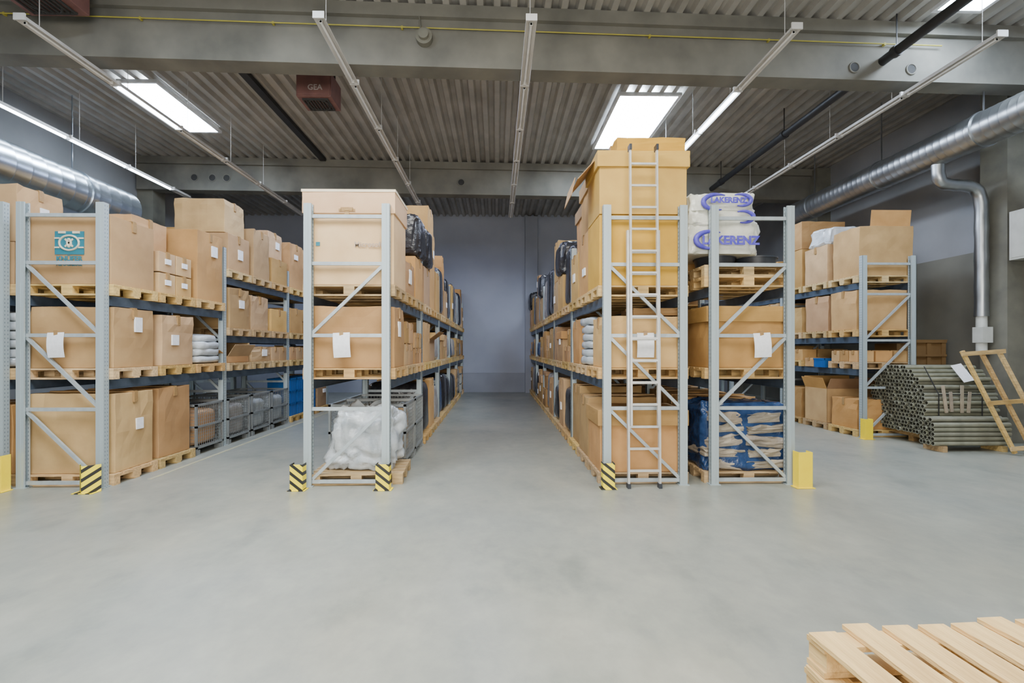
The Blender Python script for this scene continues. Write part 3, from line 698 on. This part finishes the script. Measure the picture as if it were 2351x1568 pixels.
# ---------------------------------------------------------------- guards, papers, ladder
def guard(x, y, style, w=.17, h=.34, rz=0):
    b = MB(); t = .008
    if style == 'chev':
        for s in (-1, 1): b.box((s*w/4, w/4, h/2), (t, w*.72, h), 0, Matrix.Rotation(s*math.radians(-45), 3, 'Z'))
        b.box((0, w/4, .004), (w, w/2, .008))
    else:
        b.box((0, 0, h/2), (w, t, h))
        for s in (-1, 1): b.box((s*(w/2-t/2), .06, h/2), (t, .12, h))
        b.box((0, .05, .004), (w+.06, .14, .008))
    return ob('post_protector', b.mesh('post_protector', [style]), (x, y, 0.001), rot=(0, 0, rz), label='yellow steel post protector at a rack foot' + ('' if style == 'yellow' else ', black striped'), cat='post protector', group='yellow post protectors', bevel=.003)
guard(-5.06, 5.84, 'chev', .26, .34)
guard(-2.50, 5.93, 'down', .16, .33); guard(-1.43, 5.93, 'down', .17, .33)
guard(1.42, 5.93, 'down', .15, .33); guard(3.93, 5.93, 'yellow', .18, .46); guard(-6.2, 5.93, 'yellow', .17, .45)
guard(7.30, 9.12, 'yellow', .16, .40)
def paper(x, y, z, w=.22, h=.32):
    b = MB(); n = 8; V = []
    for i in range(n+1):
        for s in (-1, 1): V.append((s*w/2, -.02*math.sin(i/n*3)-.004*s, -h*i/n))
    b.add(V, [(2*i, 2*i+1, 2*i+3, 2*i+2) for i in range(n)]); b.box((0, -.004, -.01), (.05, .004, .07), 1)
    return ob('paper_sheet', b.mesh('paper_sheet', ['paper', 'tape']), (x, y, z), rot=(0, R.uniform(-.06, .06), 0), label='white paper sheet taped to the rack cross brace', cat='paper', group='paper notices on rack braces')
for x in (-5.62, -2.0, 1.94, 3.47): paper(x, 6.115, 1.985)

e = ob('ladder', None, (1.885, 5.99, .0), rot=(math.radians(-1.0), 0, 0), label='tall aluminium extension ladder leaning against the rack', cat='ladder')
LH = 4.36
for s in (-1, 1):
    b = MB().box((s*.20, 0, 1.65), (.024, .055, 3.3)); ob('rail', b.mesh('rail', ['alu']), (0, 0, 0), e)
    b = MB().box((s*.172, -.04, .8+(LH-.8)/2), (.022, .05, LH-.8)); ob('rail', b.mesh('rail', ['alu']), (0, 0, 0), e)
    ob('foot', MB().box((s*.20, 0, .03), (.04, .08, .06)).mesh('foot', ['greybin']), (0, 0, 0), e)
    ob('hook', MB().box((s*.172, -.03, LH), (.03, .1, .07)).mesh('hook', ['greybin']), (0, 0, 0), e)
z = .22
while z < 3.2: ob('rung', MB().box((0, 0, z), (.40, .028, .028)).mesh('rung', ['alu']), (0, 0, 0), e); z += .28
z = 1.06
while z < LH-.1: ob('rung', MB().box((0, -.04, z+.01), (.345, .028, .026)).mesh('rung', ['alu']), (0, 0, 0), e); z += .28

# ---------------------------------------------------------------- tube bundle
tr = .040; tl = 1.36
b = MB(); n = 12; vs = []
ring = [(math.cos(2*math.pi*i/n), math.sin(2*math.pi*i/n)) for i in range(n)]
for xx, rr in ((0, tr-.001), (tl, tr-.001), (tl, tr*.72), (tl-.05, tr*.72), (.05, tr*.72), (0, tr*.72)):
    for c, s in ring: vs.append((xx, c*rr, s*rr))
seg = lambda a, c: [(a*n+i, a*n+(i+1) % n, c*n+(i+1) % n, c*n+i) for i in range(n)]
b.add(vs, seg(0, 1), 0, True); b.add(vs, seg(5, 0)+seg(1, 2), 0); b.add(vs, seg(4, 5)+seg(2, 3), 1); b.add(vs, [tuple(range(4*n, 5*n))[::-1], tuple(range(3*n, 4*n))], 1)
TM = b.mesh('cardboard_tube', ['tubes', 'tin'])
ty, tz = 8.44, .20
cn = [15, 16, 16, 17, 17, 17, 17, 17, 16, 16, 15, 15, 14, 13, 12, 11, 9, 7]
for r_, cnt in enumerate(cn):
    off = (r_ % 2)*tr + ((17-cnt)//2)*2*tr
    for c in range(cnt):
        ob('cardboard_tube', TM, (7.80+R.uniform(-.025, .025), ty+off+c*2*tr, tz+tr+r_*tr*1.74), label='long olive-brown tube in a stacked bundle', cat='tube', group='bundle of olive tubes')
for xx in (8.1, 9.0):
    b = MB().box((xx, ty+.65, .14), (.1, 1.35, .10)).box((xx, ty+1.44, .45), (.07, .05, .9)).box((xx, ty+1.34, .13), (.09, .24, .06))
    for q in (.05, .6, 1.2): b.box((xx, ty-.03+q, .045), (.12, .12, .09))
    ob('timber_skid', b.mesh('timber_skid', ['wood']), (0, 0, 0), label='timber skid bearer holding the bundle of tubes', cat='wooden skid', group='timber skids')
for i, (xx, h0, h1) in enumerate(((8.10, .62, 1.12), (8.22, .64, 1.0), (8.42, .62, 1.12), (8.55, .62, 1.0))):
    ob('wooden_batten', MB().box((0, 0, 0), (.05, .02, h1-h0)).mesh('wooden_batten', ['board']), (xx, ty-.052, (h0+h1)/2), rot=(0, math.radians(-8+4*i), 0), label='short wooden batten resting against the tubes', cat='batten', group='short wooden battens')
ob('paper_sheet', MB().box((0, 0, 0), (.2, .004, .36)).mesh('paper_sheet', ['paper']), (8.52, ty+.04, 1.34), rot=(math.radians(-32), math.radians(-12), 0), label='white paper tag lying on the tube bundle', cat='paper')
b = MB()
for xx in (8.0, 8.8): b.bar((xx, ty-.045, .2), (xx, ty-.045, .95), .02, .003, up=(0, 1, 0)).bar((xx, ty-.045, .95), (xx, ty+.25, 1.45), .02, .003)
b.box((8.4, ty-.046, .95), (.82, .003, .02))
ob('strapping', b.mesh('strapping', ['black']), (0, 0, 0), label='black strapping bands around the tube bundle', cat='strap')
for c in range(4):
    for r_ in range(6 if c else 5):
        ob('cardboard_tube', TM, (7.56+R.uniform(-.02, .02), ty-.405+c*2*tr, .10+tr+r_*2*tr), label='olive-brown tube lying in a low row on floor', cat='tube', group='low row of olive tubes')
for xx in (7.7, 8.75): ob('timber_bearer', MB().box((0, 0, 0), (.08, .38, .098)).mesh('timber_bearer', ['wood']), (xx, ty-.29, .05), label='timber bearer under the low row of tubes', cat='batten', group='timber bearers')

# leaning slatted panel (rails slope, slats level)
e = ob('slatted_wooden_panel', None, (8.67, 7.74, .0), label='pale slatted wooden panel leaning against the tubes', cat='wooden panel')
SX, SY, SZ = -.70, .20, 1.74
for k in range(3):
    x0 = k*.32
    ob('rail', MB().bar((x0, 0, .03), (x0+SX, SY, SZ), .055, .045, up=(0, 1, 0)).mesh('rail', ['wood']), (0, 0, 0), e)
for t in (.06, .50, .985): ob('slat', MB().box((.32+SX*t, SY*t-.04, .03+(SZ-.03)*t), (.76, .022, .07), 0, Matrix.Rotation(math.radians(-4), 3, 'Y')).mesh('slat', ['wood']), (0, 0, 0), e)
b = MB().box((0, 0, .62), (1.1, .6, 1.2))
for xx in (-.53, -.18, .18, .53): b.box((xx, -.32, .62), (.09, .03, 1.24))
for zz in (.1, .65, 1.2): b.box((0, -.34, zz), (1.16, .025, .09))
b.box((0, 0, 1.26), (1.2, .7, .03))
CM = b.mesh('wooden_crate', ['dcard'])
for zz, sc in ((0, 1), (1.28, .55)):
    ob('wooden_crate', CM, (9.3, 10.5, zz), label='brown slatted wooden crate standing beside the wall', cat='crate', group='stacked brown crates').scale = (.95, 1, sc)
b = MB().box((.12, 0, 0), (.46, .36, .9)).box((-.115, 0, 0), (.01, .30, .82))
ob('electrical_cabinet', b.mesh('electrical_cabinet', ['white']), (9.68, 8.46, 3.88), label='white electrical cabinet mounted beside the concrete column', cat='electrical box')

# ---------------------------------------------------------------- near pallets
def near_pallet(x, y, z, rz):
    e = ob('pallet', None, (x, y, z), rot=(0, 0, rz), label='fresh pale wooden pallet with spaced slats, stacked', cat='pallet', group='stack of fresh wooden pallets')
    r = random.Random(int(z*100)); W, L = 1.2, .8
    xs = [-.55, -.37, -.21, -.05, .11, .27, .42, .55]
    for i, xx in enumerate(xs):
        b = MB().box((0, 0, 0), (.118, L, .022)); o = ob('slat', b.mesh('slat', ['woodn']), (xx, r.uniform(-.018, .018)+(-.03 if i == 0 else 0), .133), e, rot=(0, 0, r.uniform(-.02, .02)), bevel=.003)
    for yy in (-L/2+.06, 0, L/2-.06):
        ob('stringer', MB().box((0, yy, .110), (W, .1, .022)).mesh('stringer', ['woodn']), (0, 0, 0), e)
        for xx in (-W/2+.06, 0, W/2-.06): ob('block', MB().box((xx, yy, .061), (.1, .1, .076)).mesh('block', ['woodn']), (0, 0, 0), e)
        ob('bottom_board', MB().box((0, yy, .011), (W, .1, .022)).mesh('bottom_board', ['woodn']), (0, 0, 0), e)
for i in range(4): near_pallet(1.905+.01*i, 1.62, .001+i*.147, math.radians(3.0-.6*i if i < 3 else 3.0))

# ---------------------------------------------------------------- lights
def area(x, y, z, sx, sy, e, col, rot=(0, 0, 0)):
    l = bpy.data.lights.new('area_lamp', 'AREA'); l.shape = 'RECTANGLE'; l.size = sx; l.size_y = sy; l.energy = e; l.color = col
    o = bpy.data.objects.new('area_lamp', l); COL.objects.link(o); o.location = (x, y, z); o.rotation_euler = rot; return o
area(-.3, 2.2, 6.9, 5, 3.5, 850, (1, .97, .90))
area(0, -4.2, 2.6, 7, 2.6, 900, (1, .955, .87), (math.radians(80), 0, 0))
area(-1.2, 15.5, 6.2, 1.5, 3, 45, (.62, .70, 1))
area(-3.8, 10.5, 6.2, .8, 6, 300, (.60, .72, 1))
area(-.2, 10.0, 6.2, .6, 6, 110, (.62, .70, 1))
area(5.8, 10.0, 6.2, 1.0, 6, 190, (.74, .80, 1))
w = bpy.data.worlds.new('world'); S.world = w; w.use_nodes = True
w.node_tree.nodes['Background'].inputs[0].default_value = (.72, .80, 1, 1); w.node_tree.nodes['Background'].inputs[1].default_value = .22
